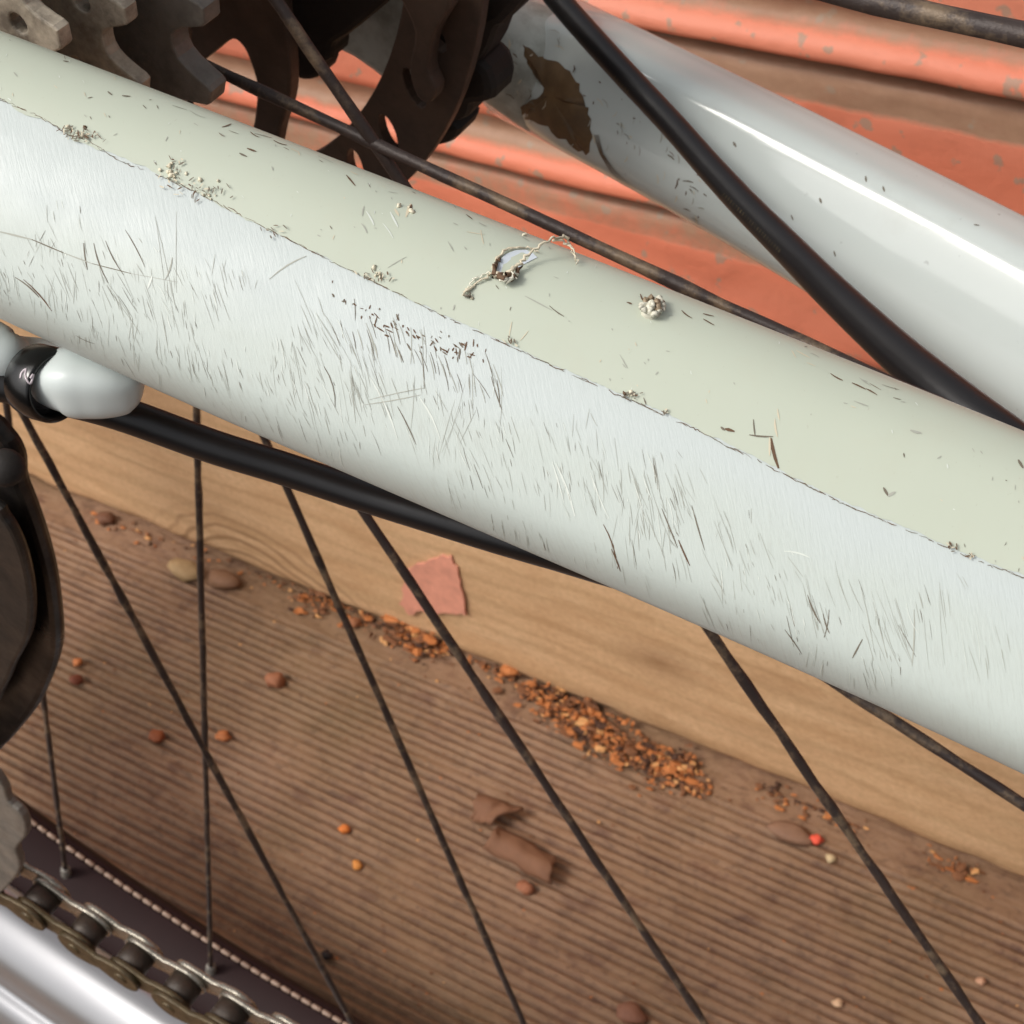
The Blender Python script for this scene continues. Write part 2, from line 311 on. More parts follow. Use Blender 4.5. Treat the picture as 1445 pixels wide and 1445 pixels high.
# ------------------------------------------------------------ the deck (grooved boards)
deck = empty('deck', (0, 0, ZD), kind='structure')
def deck_board(y0, y1, nx, per, smooth_far, seed, x0=-1.25, x1=.65):
    pitch = .0041; ys = np.arange(y0, y1 + 1e-6, pitch / per); xs = np.linspace(x0, x1, nx)
    Xg, Yg = np.meshgrid(xs, ys, indexing='ij')
    wob = vnoise(Xg * 9, Yg * 60, seed) * .0004
    ph = np.cos(2 * math.pi * (Yg + wob) / pitch)
    amp = .00058 * (1 + .7 * vnoise(Xg * 40, Yg / pitch, seed + 1)) * (1 - .5 * np.clip(vnoise(Xg * 7, Yg * 9, seed + 5), 0, 1))
    if smooth_far: amp = amp * np.clip((y1 - smooth_far - Yg) / .004, 0, 1)
    Z = amp * np.clip(ph * 1.3, -1, .75) + .0003 * vnoise(Xg * 180, Yg * 600, seed + 2) + .0007 * vnoise(Xg * 20, Yg * 30, seed + 3) - .0009
    edge = np.clip(np.minimum(Yg - y0, y1 - Yg) / .004, 0, 1); Z -= .003 * (1 - edge) ** 2
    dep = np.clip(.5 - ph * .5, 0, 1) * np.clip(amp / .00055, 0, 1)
    n, m = Xg.shape; V = np.stack([Xg, Yg, Z], -1).reshape(-1, 3)
    I = np.arange(n * m).reshape(n, m); Fc = np.stack([I[:-1, :-1], I[1:, :-1], I[1:, 1:], I[:-1, 1:]], -1).reshape(-1, 4)
    V = np.vstack([V, [[x0, y0, -.028], [x1, y0, -.028], [x1, y1, -.028], [x0, y1, -.028]]]); b = n * m
    F2 = Fc.tolist() + [[b + 3, b + 2, b + 1, b], list(I[:, 0]) [::-1] + [b, b + 1], list(I[:, -1]) + [b + 2, b + 3]]
    o = mesh_obj('deck_board', V, F2, M_DECK, deck)
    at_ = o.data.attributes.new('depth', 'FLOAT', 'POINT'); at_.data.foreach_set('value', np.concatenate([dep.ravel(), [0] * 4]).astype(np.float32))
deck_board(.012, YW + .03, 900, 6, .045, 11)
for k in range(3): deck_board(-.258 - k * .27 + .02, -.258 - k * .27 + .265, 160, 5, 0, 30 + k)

# ------------------------------------------------------------ timber plank along the wall foot
def plank():
    x0, x1, th, h = -1.2, .62, .024, .150; xs = np.linspace(x0, x1, 420)
    prof = [(0.0035, 0), (.001, .0012), (0, .004)] + [(0, z) for z in np.linspace(.008, h - .006, 26)] + [(.0012, h - .0025), (.004, h), (th, h), (th, 0)]
    V = []; npf = len(prof)
    for x in xs:
        for j, (y, z) in enumerate(prof):
            d = 0
            if j < npf - 2:
                d = .0006 * vnoise(np.array(x * 14), np.array(z * 60), 3) + .00025 * vnoise(np.array(x * 60), np.array(z * 900), 4)
                if z < .006: d += .0011 * abs(vnoise(np.array(x * 70), np.array(2.0), 5))
                d += .0016 * math.exp(-((z - (.043 + .012 * math.sin(x * 3) )) / .0007) ** 2) * (1 if x < -.27 else max(0, 1 - (x + .27) * 30))   # a drying crack
            V.append((x, YW + y + d, ZD + .0005 + z + (.0008 * vnoise(np.array(x * 90), np.array(.5), 6) if z < .005 else 0)))
    Fc = [(i * npf + j, i * npf + (j + 1) % npf, (i + 1) * npf + (j + 1) % npf, (i + 1) * npf + j) for i in range(len(xs) - 1) for j in range(npf)]
    Fc += [tuple(range(npf)), tuple((len(xs) - 1) * npf + j for j in range(npf))[::-1]]
    return mesh_obj('timber_plank', V, Fc, M_TIMB, None, recalc=True, label='pale timber plank standing on the deck against the foot of the orange wall', cat='plank')
plank()

# ------------------------------------------------------------ orange clad wall
wall = empty('clad_wall', (0, YW + .004, 0), label='weathered orange painted wall of moulded horizontal boards behind the bicycle', cat='wall')
PER = .0555; G0 = .2600                       # groove spacing and the height of one groove
def clad(z0, seed, top=False):
    # profile upwards from a groove: bead, cove, fillet, flat; (z, y into the wall, worn)
    pf = [(.0026, .016, .9), (.0026, .0035, .9), (.0029, .0, .5), (.0038, -.0022, .1), (.0055, -.003, .0), (.008, -.0022, .05), (.0097, .0004, .45), (.0105, .0028, .8), (.0125, .0042, .95), (.0155, .0042, .95), (.018, .003, .8), (.0195, .0012, .35), (.0205, .0002, .12), (.023, .0, .02), (.030, .0003, 0), (.036, .0004, 0), (.0415, .0003, .04), (.0445, .0003, .35), (.0465, .0006, .8), (.050, .0007, .85), (.0532, .0010, .88), (.0546, .0022, .9), (.0549, .012, .9)]
    xs = np.linspace(-1.15, .6, 380); V = []; A = []; npf = len(pf)
    for i, x in enumerate(xs):
        k1 = vnoise(np.array(x * 60), np.array(seed * 3.3), 21); k2 = vnoise(np.array(x * 8), np.array(seed * 1.7), 22)
        for j, (z, y, wn_) in enumerate(pf):
            dy = .0005 * vnoise(np.array(x * 110), np.array(z * 700 + seed), 23) + .0005 * k2; dz = .0004 * k1 if j < 7 else 0
            V.append((x, YW + .002 + y + dy, z0 + z + dz)); A.append(min(1, max(0, wn_ * (.92 + .25 * k2))))
    Fc = [(i * npf + j, (i + 1) * npf + j, (i + 1) * npf + j + 1, i * npf + j + 1) for i in range(len(xs) - 1) for j in range(npf - 1)]
    b = len(V)
    for i, x in enumerate(xs): V += [(x, YW + .022, z0 + .0549), (x, YW + .022, z0 + .0008)]; A += [0, 0]
    for i in range(len(xs) - 1):
        Fc += [(i * npf + npf - 1, (i + 1) * npf + npf - 1, b + 2 * i + 2, b + 2 * i), (b + 2 * i, b + 2 * i + 2, b + 2 * i + 3, b + 2 * i + 1), (b + 2 * i + 1, b + 2 * i + 3, (i + 1) * npf, i * npf)]
    o = mesh_obj('cladding_board', V, Fc, M_WALL, None)
    o.data.attributes.new('worn', 'FLOAT', 'POINT').data.foreach_set('value', np.array(A, dtype=np.float32))
    o.parent = wall; o.matrix_parent_inverse = Matrix.Translation((0, -(YW + .004), 0))
for k in range(-2, 3): clad(G0 + k * PER, k + 5)

# ------------------------------------------------------------ the bicycle
bike = empty('bicycle', (0, 0, 0), label='white bicycle with scratched chainstay and black spoked rear wheel parked beside the orange wall', cat='bicycle')
HX, HZ = -.115, .385                          # rear axle

def frame_line(pts, deg):                     # polynomial b(a) through pixel points; a runs along the tube, b across it
    A = [.924 * x + .383 * y for x, y in pts]; B = [-.383 * x + .924 * y for x, y in pts]
    return np.polynomial.Polynomial.fit(A, B, deg)
def ab2px(a, b):
    return (.924 * a - .383 * b, .383 * a + .924 * b)
top_p = frame_line([(0, 45), (150, 100), (300, 160), (520, 243), (660, 297), (800, 352), (1000, 432), (1200, 510), (1445, 610)], 3)
bot_p = frame_line([(0, 446), (104, 494), (207, 546), (356, 605), (500, 667), (700, 760), (870, 829), (1000, 887), (1200, 975), (1445, 1090)], 3)
CS = [(0, 1), (.42, .94), (.74, .70), (.90, .36), (.985, 0), (1.0, -.42), (.90, -.78), (.48, -.985), (0, -1), (-.6, -.93), (-.95, -.55), (-1, 0), (-.95, .55), (-.6, .93)]
def closed_curve(P, n):
    P = np.asarray(P, float); m = len(P); out = []
    for i in range(m):
        a, b, c, d = P[i - 1], P[i], P[(i + 1) % m], P[(i + 2) % m]
        for t in np.linspace(0, 1, n, endpoint=False): out.append(.5 * (2 * b + (c - a) * t + (2 * a - 5 * b + 4 * c - d) * t * t + (3 * b - 3 * c + d - a) * t ** 3))
    return np.array(out)
class Stay:
    def __init__(s, top, bot, dfun, wfun, a0, a1, n, cs, nsub, px):
        s.sec = closed_curve(cs, nsub); s.top, s.bot, s.d, s.w, s.px = top, bot, dfun, wfun, px
        s.As = np.linspace(a0, a1, n)
    def frame(s, a):
        bt, bb = s.top(a), s.bot(a); mid = lambda q: at(*s.px(q, (s.top(q) + s.bot(q)) / 2), s.d(q))
        P = mid(a); T = mid(a + 6) - mid(a - 6); T /= np.linalg.norm(T)
        V = CAM - P; B = np.cross(V, T); B /= np.linalg.norm(B); 
        if (MX.T @ B)[1] > 0: B = -B
        N = np.cross(T, B); N = N if N @ V > 0 else -N; h = (bb - bt) / 2 / F_PX * s.d(a) * .985
        return P, B, N, h, s.w(a), (bt, bb)
    def pt(s, a, t, off=0):                   # t in section index units
        P, B, N, h, w_, _ = s.frame(a); m = len(s.sec); i = int(math.floor(t)) % m; f = t - math.floor(t)
        c = s.sec[i] * (1 - f) + s.sec[(i + 1) % m] * f; q = s.sec[(i + 1) % m] - s.sec[i]
        nn = np.array([-q[1], q[0]]) * np.array([h, w_]); nn = nn if nn @ c > 0 else -nn; nn /= np.linalg.norm(nn)
        return P + N * w_ * c[0] + B * h * c[1] + (N * nn[0] + B * nn[1]) * off
    def build(s, name, mat, parent):
        V = []; UV = []; m = len(s.sec); n = len(s.As)
        for a in s.As:
            P, B, N, h, w_, (bt, bb) = s.frame(a)
            for c in s.sec:
                q = P + N * w_ * c[0] + B * h * c[1]; V.append(q); UV.append((a / 400, (1 - c[1]) / 2))
        Fc = [(i * m + k, i * m + (k + 1) % m, (i + 1) * m + (k + 1) % m, (i + 1) * m + k) for i in range(n - 1) for k in range(m)]
        Fc += [tuple(range(m))[::-1], tuple((n - 1) * m + k for k in range(m))]
        return mesh_obj(name, V, Fc, mat, parent, uv=UV, recalc=True)
near = Stay(top_p, bot_p, lambda a: .166 - .0000135 * a, lambda a: .0105, -260, 1950, 150, CS, 6, ab2px)
stay_o = near.build('chainstay', M_STAY, bike); BV = bvh_of(stay_o)
stay_o['label'] = 'near chainstay with scratched paint and peeling clear film'

# protective film over the top half
film_px = [(-220, 40), (-100, 88), (0, 136), (60, 163), (95, 186), (130, 198), (165, 222), (240, 250), (330, 295), (430, 346), (540, 400), (620, 440), (700, 476), (800, 522), (880, 557), (980, 602), (1080, 652), (1200, 712), (1300, 753), (1350, 776), (1445, 812), (1560, 862), (1750, 940)]
fa = np.array([.924 * x + .383 * y for x, y in film_px]); fb = np.array([-.383 * x + .924 * y for x, y in film_px])
def film_b(a): return float(np.interp(a, fa, fb))
NSUB = 6; NSEC = len(CS) * NSUB
def t_of_b(st, a, b):                         # section parameter whose image lies on the line b
    lo, hi = 0.0, NSEC / 2 - 6.0
    for _ in range(22):
        mid = (lo + hi) / 2; x, y = proj(st.pt(a, mid)); bb = -.383 * x + .924 * y
        if bb < b: lo = mid
        else: hi = mid
    return (lo + hi) / 2
fA = np.linspace(-150, 1760, 520); V = []; UV = []; m = 26
for i, a in enumerate(fA):
    jit = 2.2 * float(vnoise(np.array(a / 17), np.array(.3), 61)) + 1.3 * float(vnoise(np.array(a / 5), np.array(.3), 62))
    t0 = t_of_b(near, a, film_b(a) + jit); off = .00007
    for k in range(m):
        t = t0 + (-14 - t0) * k / (m - 1); o_ = off
        lift = 0
        V.append(near.pt(a, t, o_ + lift)); UV.append((a / 400, k / m * .6))
Fc = [(i * m + k, i * m + k + 1, (i + 1) * m + k + 1, (i + 1) * m + k) for i in range(len(fA) - 1) for k in range(m - 1)]
film_o = mesh_obj('protective_film', V, Fc, M_FILM, stay_o, uv=UV)
BVF = bvh_of(film_o)

# scratches, dirt and shreds
acc = Acc()
def scratch(x, y, L, ang, wid, m, bend=0, bv=BV, n=4, off=4e-5):
    ang = R(ang); pts = []
    for k in range(n):
        t = k / (n - 1) - .5; aa = ang + bend * t
        pts.append((x + math.cos(aa) * L * t, y + math.sin(aa) * L * t))
    sliver(acc, bv, pts, wid, m, off)
def v2px(a, v): 
    bt, bb = top_p(a), bot_p(a); return ab2px(a, bt + (bb - bt) * v)
clusters = [(240, .80, 80, .10, 190), (330, .74, 90, .12, 230), (460, .78, 90, .13, 230), (600, .70, 90, .14, 190), (720, .70, 90, .13, 230), (880, .70, 100, .14, 260), (1010, .74, 90, .13, 260), (1120, .74, 110, .13, 200), (1260, .82, 110, .10, 150), (1420, .76, 130, .12, 120), (1560, .78, 120, .12, 90), (150, .86, 90, .08, 60), (420, .55, 60, .06, 70)]
for (ca, cv, sa, sv, n) in clusters:
    for _ in range(int(n * .10)):
        a = random.gauss(ca, sa); v = random.gauss(cv, sv); base = random.gauss(74, 7) if random.random() < .88 else random.choice([100, 60, 88, 112]); La = random.expovariate(1 / 16) + 9
        for _ in range(random.randint(2, 7)):
            a2 = a + random.gauss(0, 14); v2 = min(.97, v + random.gauss(0, .035)); x, y = v2px(a2, v2)
            if v2 < .50 or -.383 * x + .924 * y < film_b(a2) + 12: continue
            k = random.random(); L = min(85, La * random.uniform(.5, 1.5)); an = base + random.gauss(0, 3.5)
            if k < .17: scratch(x, y, L * .8, an, random.uniform(.3, .75), 0, random.gauss(0, .05))
            elif k < .86: scratch(x, y, L * 1.35, an, random.uniform(.3, .75), 1, random.gauss(0, .05))
            else: scratch(x, y, L * .8, an, random.uniform(.6, 1.3), 2, random.gauss(0, .15))
for (x, y, L, an, wd, m) in [(55, 415, 60, 48, 2.0, 3), (40, 404, 44, 40, 2.2, 0), (140, 372, 60, 70, 1.6, 0), (120, 362, 38, 82, 2, 0), (160, 365, 55, 62, 1.5, 0), (192, 350, 60, 62, 1.4, 0), (545, 575, 96, 66, 2.4, 2), (575, 600, 60, 64, 1.5, 0), (470, 545, 62, 75, 1.6, 0), (800, 690, 80, 70, 2.6, 2), (788, 680, 60, 74, 1.8, 2), (865, 770, 66, 72, 1.7, 3), (845, 700, 70, 68, 2, 2), (870, 790, 34, 68, 2.2, 3), (610, 590, 70, 64, 2.2, 2), (1147, 860, 44, 66, 2, 0), (1165, 880, 30, 72, 1.6, 0), (1120, 905, 42, 55, 1.6, 0), (1210, 915, 30, -62, 2, 0), (1168, 880, 40, 100, 1.4, 0), (1290, 900, 80, 92, 1.6, 1), (700, 555, 50, 72, 1.3, 0), (985, 745, 66, 74, 1.5, 0), (945, 745, 60, 68, 1.5, 0), (965, 780, 40, 66, 2, 3), (1125, 780, 38, 14, 2, 2), (560, 555, 80, -12, 1.2, 1), (555, 565, 80, -10, 1.2, 1), (240, 380, 34, 108, 2.2, 1), (212, 398, 20, 110, 3, 2), (405, 375, 62, -32, 2, 1), (120, 480, 30, 24, 1.2, 0)]:
    scratch(x, y, L, an, wd, m, random.gauss(0, .15), n=5)
# second film edge, a fine dark line fading out on the left
e2 = [(0, 327), (45, 338), (90, 357), (130, 372), (185, 386), (250, 398)]
for i in range(len(e2) - 1): sliver(acc, BV, [e2[i], ((e2[i][0] + e2[i + 1][0]) / 2, (e2[i][1] + e2[i + 1][1]) / 2), e2[i + 1]], 2.4 - .4 * i, 0 if i % 2 else 1)
# band of dirt specks along the worn edge
for _ in range(110):
    t = random.random() ** .9; x = 468 + t * 232; y = 414 + t * 88 + 14 * math.sin(t * 3) + random.gauss(0, 6 + 5 * math.sin(t * 3.1))
    dense = math.exp(-((t - .35) / .16) ** 2) + math.exp(-((t - .75) / .16) ** 2)
    if random.random() > .25 + dense: continue
    scratch(x, y, random.uniform(3, 13 if dense > .5 else 7), random.choice([30, 75, 110, 60]) + random.gauss(0, 15), random.uniform(1.0, 2.6), 3 if random.random() < .7 else 0, n=3)
for _ in range(46):
    x = random.uniform(470, 720); y = 415 + (x - 470) * .38 + random.uniform(8, 60); scratch(x, y, random.uniform(20, 55), 76 + random.gauss(0, 6), random.uniform(.7, 1.3), random.choice([0, 1]), .1)
# grime line along the film edge
for a in np.arange(-60, 1700, 7.0):
    b = film_b(a); dens = .62 + .5 * float(vnoise(np.array(a / 60), np.array(1.5), 77))
    if random.random() > dens: continue
    L = random.uniform(6, 22); p = []
    for k in range(3):
        aa = a + L * k / 2; p.append(ab2px(aa, film_b(aa) + 3.4 + random.gauss(0, .9)))
    sliver(acc, BV, p, random.uniform(.5, 1.25), 3 if random.random() < .5 else 0, 8e-5)
for (x, y, n, sx, sy) in [(115, 191, 46, 17, 5), (246, 248, 20, 9, 9), (290, 272, 30, 18, 7), (530, 393, 20, 12, 4), (886, 559, 12, 6, 3), (940, 583, 6, 4, 2), (1345, 773, 12, 6, 3), (1372, 786, 8, 5, 3), (720, 480, 8, 5, 4), (395, 326, 10, 14, 4)]:
    for _ in range(n): scratch(random.gauss(x, sx), random.gauss(y, sy) + (0), random.uniform(3, 9), random.uniform(0, 180), random.uniform(.9, 2.4), random.choice([3, 0, 0, 4]), n=3, bv=BV, off=.00034)
acc.build('scratch_marks', M_MARK, stay_o, smooth=True, kind='stuff')

acc = Acc()                                   # marks on the film itself
FB = BVF
def fm(x, y, L, an, wd, m): scratch(x, y, L, an, wd, m, random.gauss(0, .12), FB, 4, 5e-5)
for _ in range(130):                          # faint pale and dark nicks all over
    a = random.uniform(0, 1650); bt = top_p(a); b = bt + (film_b(a) - bt) * random.random() ** 1.1; x, y = ab2px(a, b)
    fm(x, y, random.uniform(2, 8), random.choice([20, 60, 75, 110]) + random.gauss(0, 15), random.uniform(.7, 1.8), random.choice([0, 1, 1, 2, 4]))
for _ in range(30):                           # rubs along the upper edge
    a = random.choice([330, 430, 560, 700, 780, 830, 1090, 1250, 1340, 1560]) + random.gauss(0, 30); b = top_p(a) + random.uniform(5, 26); x, y = ab2px(a, b)
    fm(x, y, random.uniform(6, 26), 24 + random.gauss(0, 8), random.uniform(1, 2.6), random.choice([0, 3, 4, 1]))
for (x, y, L, an, wd, m) in [(560, 300, 12, 60, 3.5, 4), (576, 297, 20, 110, 4, 4), (580, 293, 8, 100, 3, 3), (556, 310, 24, 62, 2.5, 2), (523, 308, 22, 60, 2.5, 2), (512, 298, 14, 100, 2, 1), (515, 322, 16, 60, 2, 1), (548, 325, 26, 55, 1.6, 2), (680, 335, 20, 78, 2, 4), (636, 348, 16, 60, 1.6, 1), (560, 370, 30, -30, 1.2, 1), (760, 428, 44, 28, 1.6, 1), (785, 440, 26, 36, 1.6, 0), (355, 212, 14, 20, 3, 3), (343, 219, 12, 25, 3, 0), (93, 87, 8, 10, 4, 0), (155, 132, 8, 40, 3, 0), (178, 136, 12, 5, 3.5, 0), (320, 178, 14, -20, 3, 3), (395, 203, 20, 20, 3.2, 3), (495, 255, 20, 50, 3, 3), (888, 428, 8, 20, 3, 3), (905, 420, 10, 70, 2.5, 3), (935, 424, 10, 40, 2.5, 3), (880, 510, 22, 60, 1.4, 1), (1098, 585, 16, 80, 2, 4), (1030, 607, 14, 16, 4, 3), (1020, 605, 8, 40, 3, 0), (1066, 632, 34, 78, 4.2, 3), (1072, 634, 34, 78, 4.0, 4), (1080, 640, 30, 80, 3.8000000000000003, 0), (1092, 640, 44, 76, 4.4, 3), (1086, 630, 26, 90, 3, 4), (1074, 616, 34, 4, 2, 0), (1094, 604, 26, 82, 2.4, 4), (1064, 604, 24, 84, 2.0, 0), (1250, 694, 14, 60, 3, 0), (1258, 697, 12, -30, 4, 1), (1292, 610, 16, 15, 4, 1), (1215, 570, 22, 20, 2, 1), (1440, 655, 14, 60, 4, 0), (910, 566, 10, 70, 1.6, 0), (720, 465, 22, 100, 1.6, 4), (740, 474, 18, -50, 1.2, 4), (1212, 545, 22, 25, 3, 3), (1180, 533, 20, 30, 2.4, 3), (1230, 553, 18, 30, 2.4, 3), (1120, 500, 12, 60, 2, 4), (1000, 455, 18, 30, 2.4, 3)]:
    fm(x, y, L, an, wd, m)
acc.build('film_nicks', M_MARK, film_o, smooth=True, kind='stuff')

# torn hole in the film with curled rim and loose shreds
def on(bv, pts, off): 
    out = []
    for (x, y), o_ in zip(pts, off if hasattr(off, '__len__') else [off] * len(pts)):
        h = hit(bv, x, y); out.append(h[0] + h[1] * o_)
    return np.array(out)
hole = [(700, 386), (703, 372), (712, 360), (726, 354), (742, 353), (752, 358), (758, 364), (744, 371), (728, 380), (714, 392), (704, 394)]
hp = on(FB, hole, 7e-5); cn = hp.mean(0)
tear = mesh_obj('film_tear', np.vstack([hp, [cn]]), [(i, (i + 1) % len(hole), len(hole)) for i in range(len(hole))], mat_plain('bare_paint', (200, 208, 216), .4, .03, 100, .05), film_o)
ac = Acc()
def shred(pts, off, rad, m, jit=.00010, n=5):
    P = on(FB, pts, off); P = catmull(P, n); P += rng.normal(0, jit, P.shape); k = len(P)
    r = .62 * np.interp(np.linspace(0, 1, k), np.linspace(0, 1, len(rad)), rad) * (1 + rng.normal(0, .22, k)); V, Fc, _ = tube_geo(P, np.abs(r), 7); ac.add(V, Fc, m)
shred([(700, 392), (697, 380), (703, 366), (714, 357), (730, 352), (748, 353), (760, 360)], .00025, [.00032, .00024, .0002, .00016, .0001], 0)
shred([(698, 391), (700, 377), (706, 366)], .0004, [.00035, .0003, .0002], 1, .00018)
shred([(700, 388), (712, 392), (726, 384), (742, 374), (760, 366), (776, 359), (792, 356), (803, 362), (812, 372)], [.0003, .0005, .0008, .0012, .0017, .0019, .0016, .0009, .0004], [.0004, .00036, .00028, .00022, .0002, .00022, .00016, .0001], 0, .00012)
shred([(776, 359), (796, 360), (808, 367), (814, 376)], [.0016, .0012, .0008, .0003], [.0002, .00018, .00014, .00008], 0, .00012)
shred([(702, 392), (716, 397), (728, 392), (738, 383)], .0006, [.0004, .0005, .0004, .0002], 1, .00022)
shred([(706, 396), (718, 398), (730, 390)], .0009, [.0003, .0004, .0002], 2, .0002)
shred([(696, 387), (684, 394), (672, 402), (660, 412), (654, 418)], .0003, [.00016, .0002, .00018, .00024, .0001], 0, .0001)
shred([(692, 385), (680, 390), (668, 398), (658, 408)], .0002, [.00008, .0001, .0001, .00006], 2, .00008)
shred([(654, 417), (661, 421), (664, 414)], .0003, [.0001, .00028, .0001], 3, .0001)
ac.build('film_shred', [M_MARK[4], M_MARK[3], mat_plain('pale_film_edge', (232, 228, 210), .4, .05, 300, .1), M_MARK[0]], film_o)
ac = Acc(); h0 = hit(FB, 918, 440)
V, Fc = blob_geo(h0[0] + h0[1] * -.0001, .00095, 3, .05, (1, 1, 1), 5); V = [np.array(v) + h0[1] * .00028 * float(vnoise(np.array(v[0] * 2600), np.array(v[2] * 2600), 8)) for v in V]; ac.add(V, Fc, 0)
shred_pts = [[(906, 436), (911, 429), (920, 427)], [(922, 428), (931, 432), (936, 440)], [(914, 432), (919, 440), (916, 448)], [(925, 431), (924, 440), (930, 446)], [(934, 442), (928, 449), (916, 450)], [(908, 446), (904, 440), (910, 434)]]
for q, pl in enumerate(shred_pts):
    P = catmull(on(FB, pl, [.0006, .0013 if q in (2, 3) else .0008, .0005]), 6); P += rng.normal(0, .00008, P.shape)
    V, Fc, _ = tube_geo(P, np.abs(.00022 * (1 + rng.normal(0, .3, len(P)))), 6); ac.add(V, Fc, 1 if q in (0, 3) else 0)
ac.build('film_blister', [mat_plain('whitish_film_bubble', (204, 201, 184), .4, .15, 700, .4), mat_plain('tan_film_edge', (150, 132, 108), .5, .2, 500, .2)], film_o)
ac = Acc()
for (x, y, n, s_) in [(243, 240, 9, 8), (236, 252, 6, 5), (282, 270, 5, 8), (300, 278, 7, 7), (662, 412, 3, 4), (577, 296, 4, 5), (886, 558, 4, 5), (530, 392, 5, 9), (742, 332, 2, 2), (118, 190, 8, 14)]:
    for k in range(n):
        h = hit(FB, random.gauss(x, s_), random.gauss(y, s_ * .7)) 
        if h is None: continue
        V, Fc = blob_geo(h[0] + h[1] * .0001, random.uniform(.00009, .00026), 1, .6, (1, 1, 1), k + int(x)); ac.add(V, Fc, random.choice([0, 0, 0, 1, 1, 1, 1, 1, 2]))
ac.build('film_crumb', [M_MARK[4], mat_plain('pale_crumb', (222, 214, 190), .5, .1, 500, .2), M_MARK[3]], film_o, kind='stuff')

# cable boss, clip and gear cable
def px_tube(name, pts, mat, parent, n=8, seg=20, **kw):   # (x, y, depth, radius in pixels)
    P = np.array([at(x, y, d) for x, y, d, r in pts]); r = np.array([[r * d / F_PX] for x, y, d, r in pts])
    Q = catmull(np.hstack([P, r]), n); return tube(name, Q[:, :3], np.maximum(Q[:, 3], 1e-5), mat, parent, seg, **kw)
boss = px_tube('cable_boss', [(52, 533, .1695, 3), (56, 535, .1694, 24), (74, 538, .1688, 34), (92, 537, .1682, 42), (106, 538, .1680, 46), (126, 539, .1680, 46), (150, 541, .1680, 44), (172, 543, .1681, 39), (186, 543, .1682, 32), (197, 543, .1684, 21), (204, 543, .1686, 3)], M_BOSS, stay_o, 8, 32, sq=3.2)
boss['label'] = 'white rounded cable boss right of the black clip'
px_tube('cable_boss', [(-220, 420, .172, 50), (-120, 455, .172, 48), (-40, 484, .1718, 45), (0, 499, .1715, 40), (12, 502, .1718, 34), (28, 502, .1735, 28), (60, 506, .1748, 28), (110, 520, .1748, 26), (150, 536, .1745, 20), (165, 540, .1745, 2)], M_BOSS, stay_o, 8, 28)['label'] = 'white rounded cable boss left of the black clip'
px_tube('gear_cable', [(-10, 540, .1715, 25), (60, 556, .1722, 25), (130, 572, .173, 25), (187, 589, .1735, 25), (300, 630, .175, 24.5), (400, 661, .176, 24), (515, 699, .176, 24), (620, 731, .175, 25), (700, 756, .174, 25), (790, 782, .173, 25), (870, 806, .172, 25), (1000, 842, .171, 25), (1200, 900, .170, 25)], M_RUB, bike, 8, 20)['label'] = 'black gear cable under the near chainstay'
def band(name, c0, ax, ro, ri, wd, mat, parent):
    ax = ax / np.linalg.norm(ax); u = np.cross(ax, [0, 0, 1]); u /= np.linalg.norm(u); v = np.cross(ax, u)
    pr = [(ri, -wd / 2), (ro - .0002, -wd / 2), (ro, -wd / 2 + .0003), (ro + .00015, 0), (ro, wd / 2 - .0003), (ro - .0002, wd / 2), (ri, wd / 2)]; m = len(pr); n = 48
    V = [c0 + ax * z + r * (math.cos(2 * math.pi * k / n) * u + math.sin(2 * math.pi * k / n) * v) for k in range(n) for r, z in pr]
    Fc = [(k * m + j, k * m + (j + 1) % m, ((k + 1) % n) * m + (j + 1) % m, ((k + 1) % n) * m + j) for k in range(n) for j in range(m)]
    return mesh_obj(name, V, Fc, mat, parent, recalc=True), u, v
pa, pb = at(42, 533, .1715), at(95, 553, .1680); c0 = at(64, 541, .1690)
clip, cu_, cv_ = band('cable_clip', c0, pb - pa, .0040, .0034, .0042, M_CLIP, stay_o)
BC = bvh_of(clip)
def clip_mark(pts):                           # the raised "2" on the clip
    P = []
    for q in pts:
        h = hit(BC, *q)
        if h is not None: P.append(h[0] + h[1] * 2e-5)
    return P
gl = [(29, 534), (31, 526), (37, 521), (36, 529), (38, 536), (43, 541), (49, 538), (52, 530), (47, 528), (43, 534)]
gP = clip_mark(gl)
if len(gP) > 3: tube('embossed_numeral', catmull(gP, 4), .00013, mat_plain('shiny_emboss', (196, 184, 190), .25, .05, 200, 0), clip, 8)

# far chainstay
ca_, sa_ = math.cos(R(27)), math.sin(R(27))
def far_line(pts, deg):
    return np.polynomial.Polynomial.fit([ca_ * x + sa_ * y for x, y in pts], [-sa_ * x + ca_ * y for x, y in pts], deg)
far_px = lambda a, b: (ca_ * a - sa_ * b, sa_ * a + ca_ * b)
ft = far_line([(760, -28), (850, 20), (960, 72), (1060, 118), (1150, 165), (1300, 235), (1445, 308), (1700, 440)], 2)
fbm = far_line([(830, 228), (900, 275), (1000, 330), (1075, 372), (1150, 415), (1300, 510), (1445, 610), (1700, 790)], 2)
CSF = [(0, 1), (.30, .935), (.58, .81), (.80, .69), (.92, .59), (.985, .48), (1.0, .36), (.99, .12), (.965, -.14), (.90, -.45), (.74, -.76), (.42, -.95), (0, -1), (-.6, -.9), (-.95, -.5), (-1, 0), (-.95, .5), (-.6, .9)]
far = Stay(ft, fbm, lambda a: .316 - .000052 * a + .00030 * max(0, 800 - a), lambda a: .0125, 715, 1950, 78, CSF, 6, far_px)
far_o = far.build('chainstay', M_GLOSS, bike); far_o['label'] = 'far chainstay in clean glossy white paint'
BFS = bvh_of(far_o)
acc = Acc()
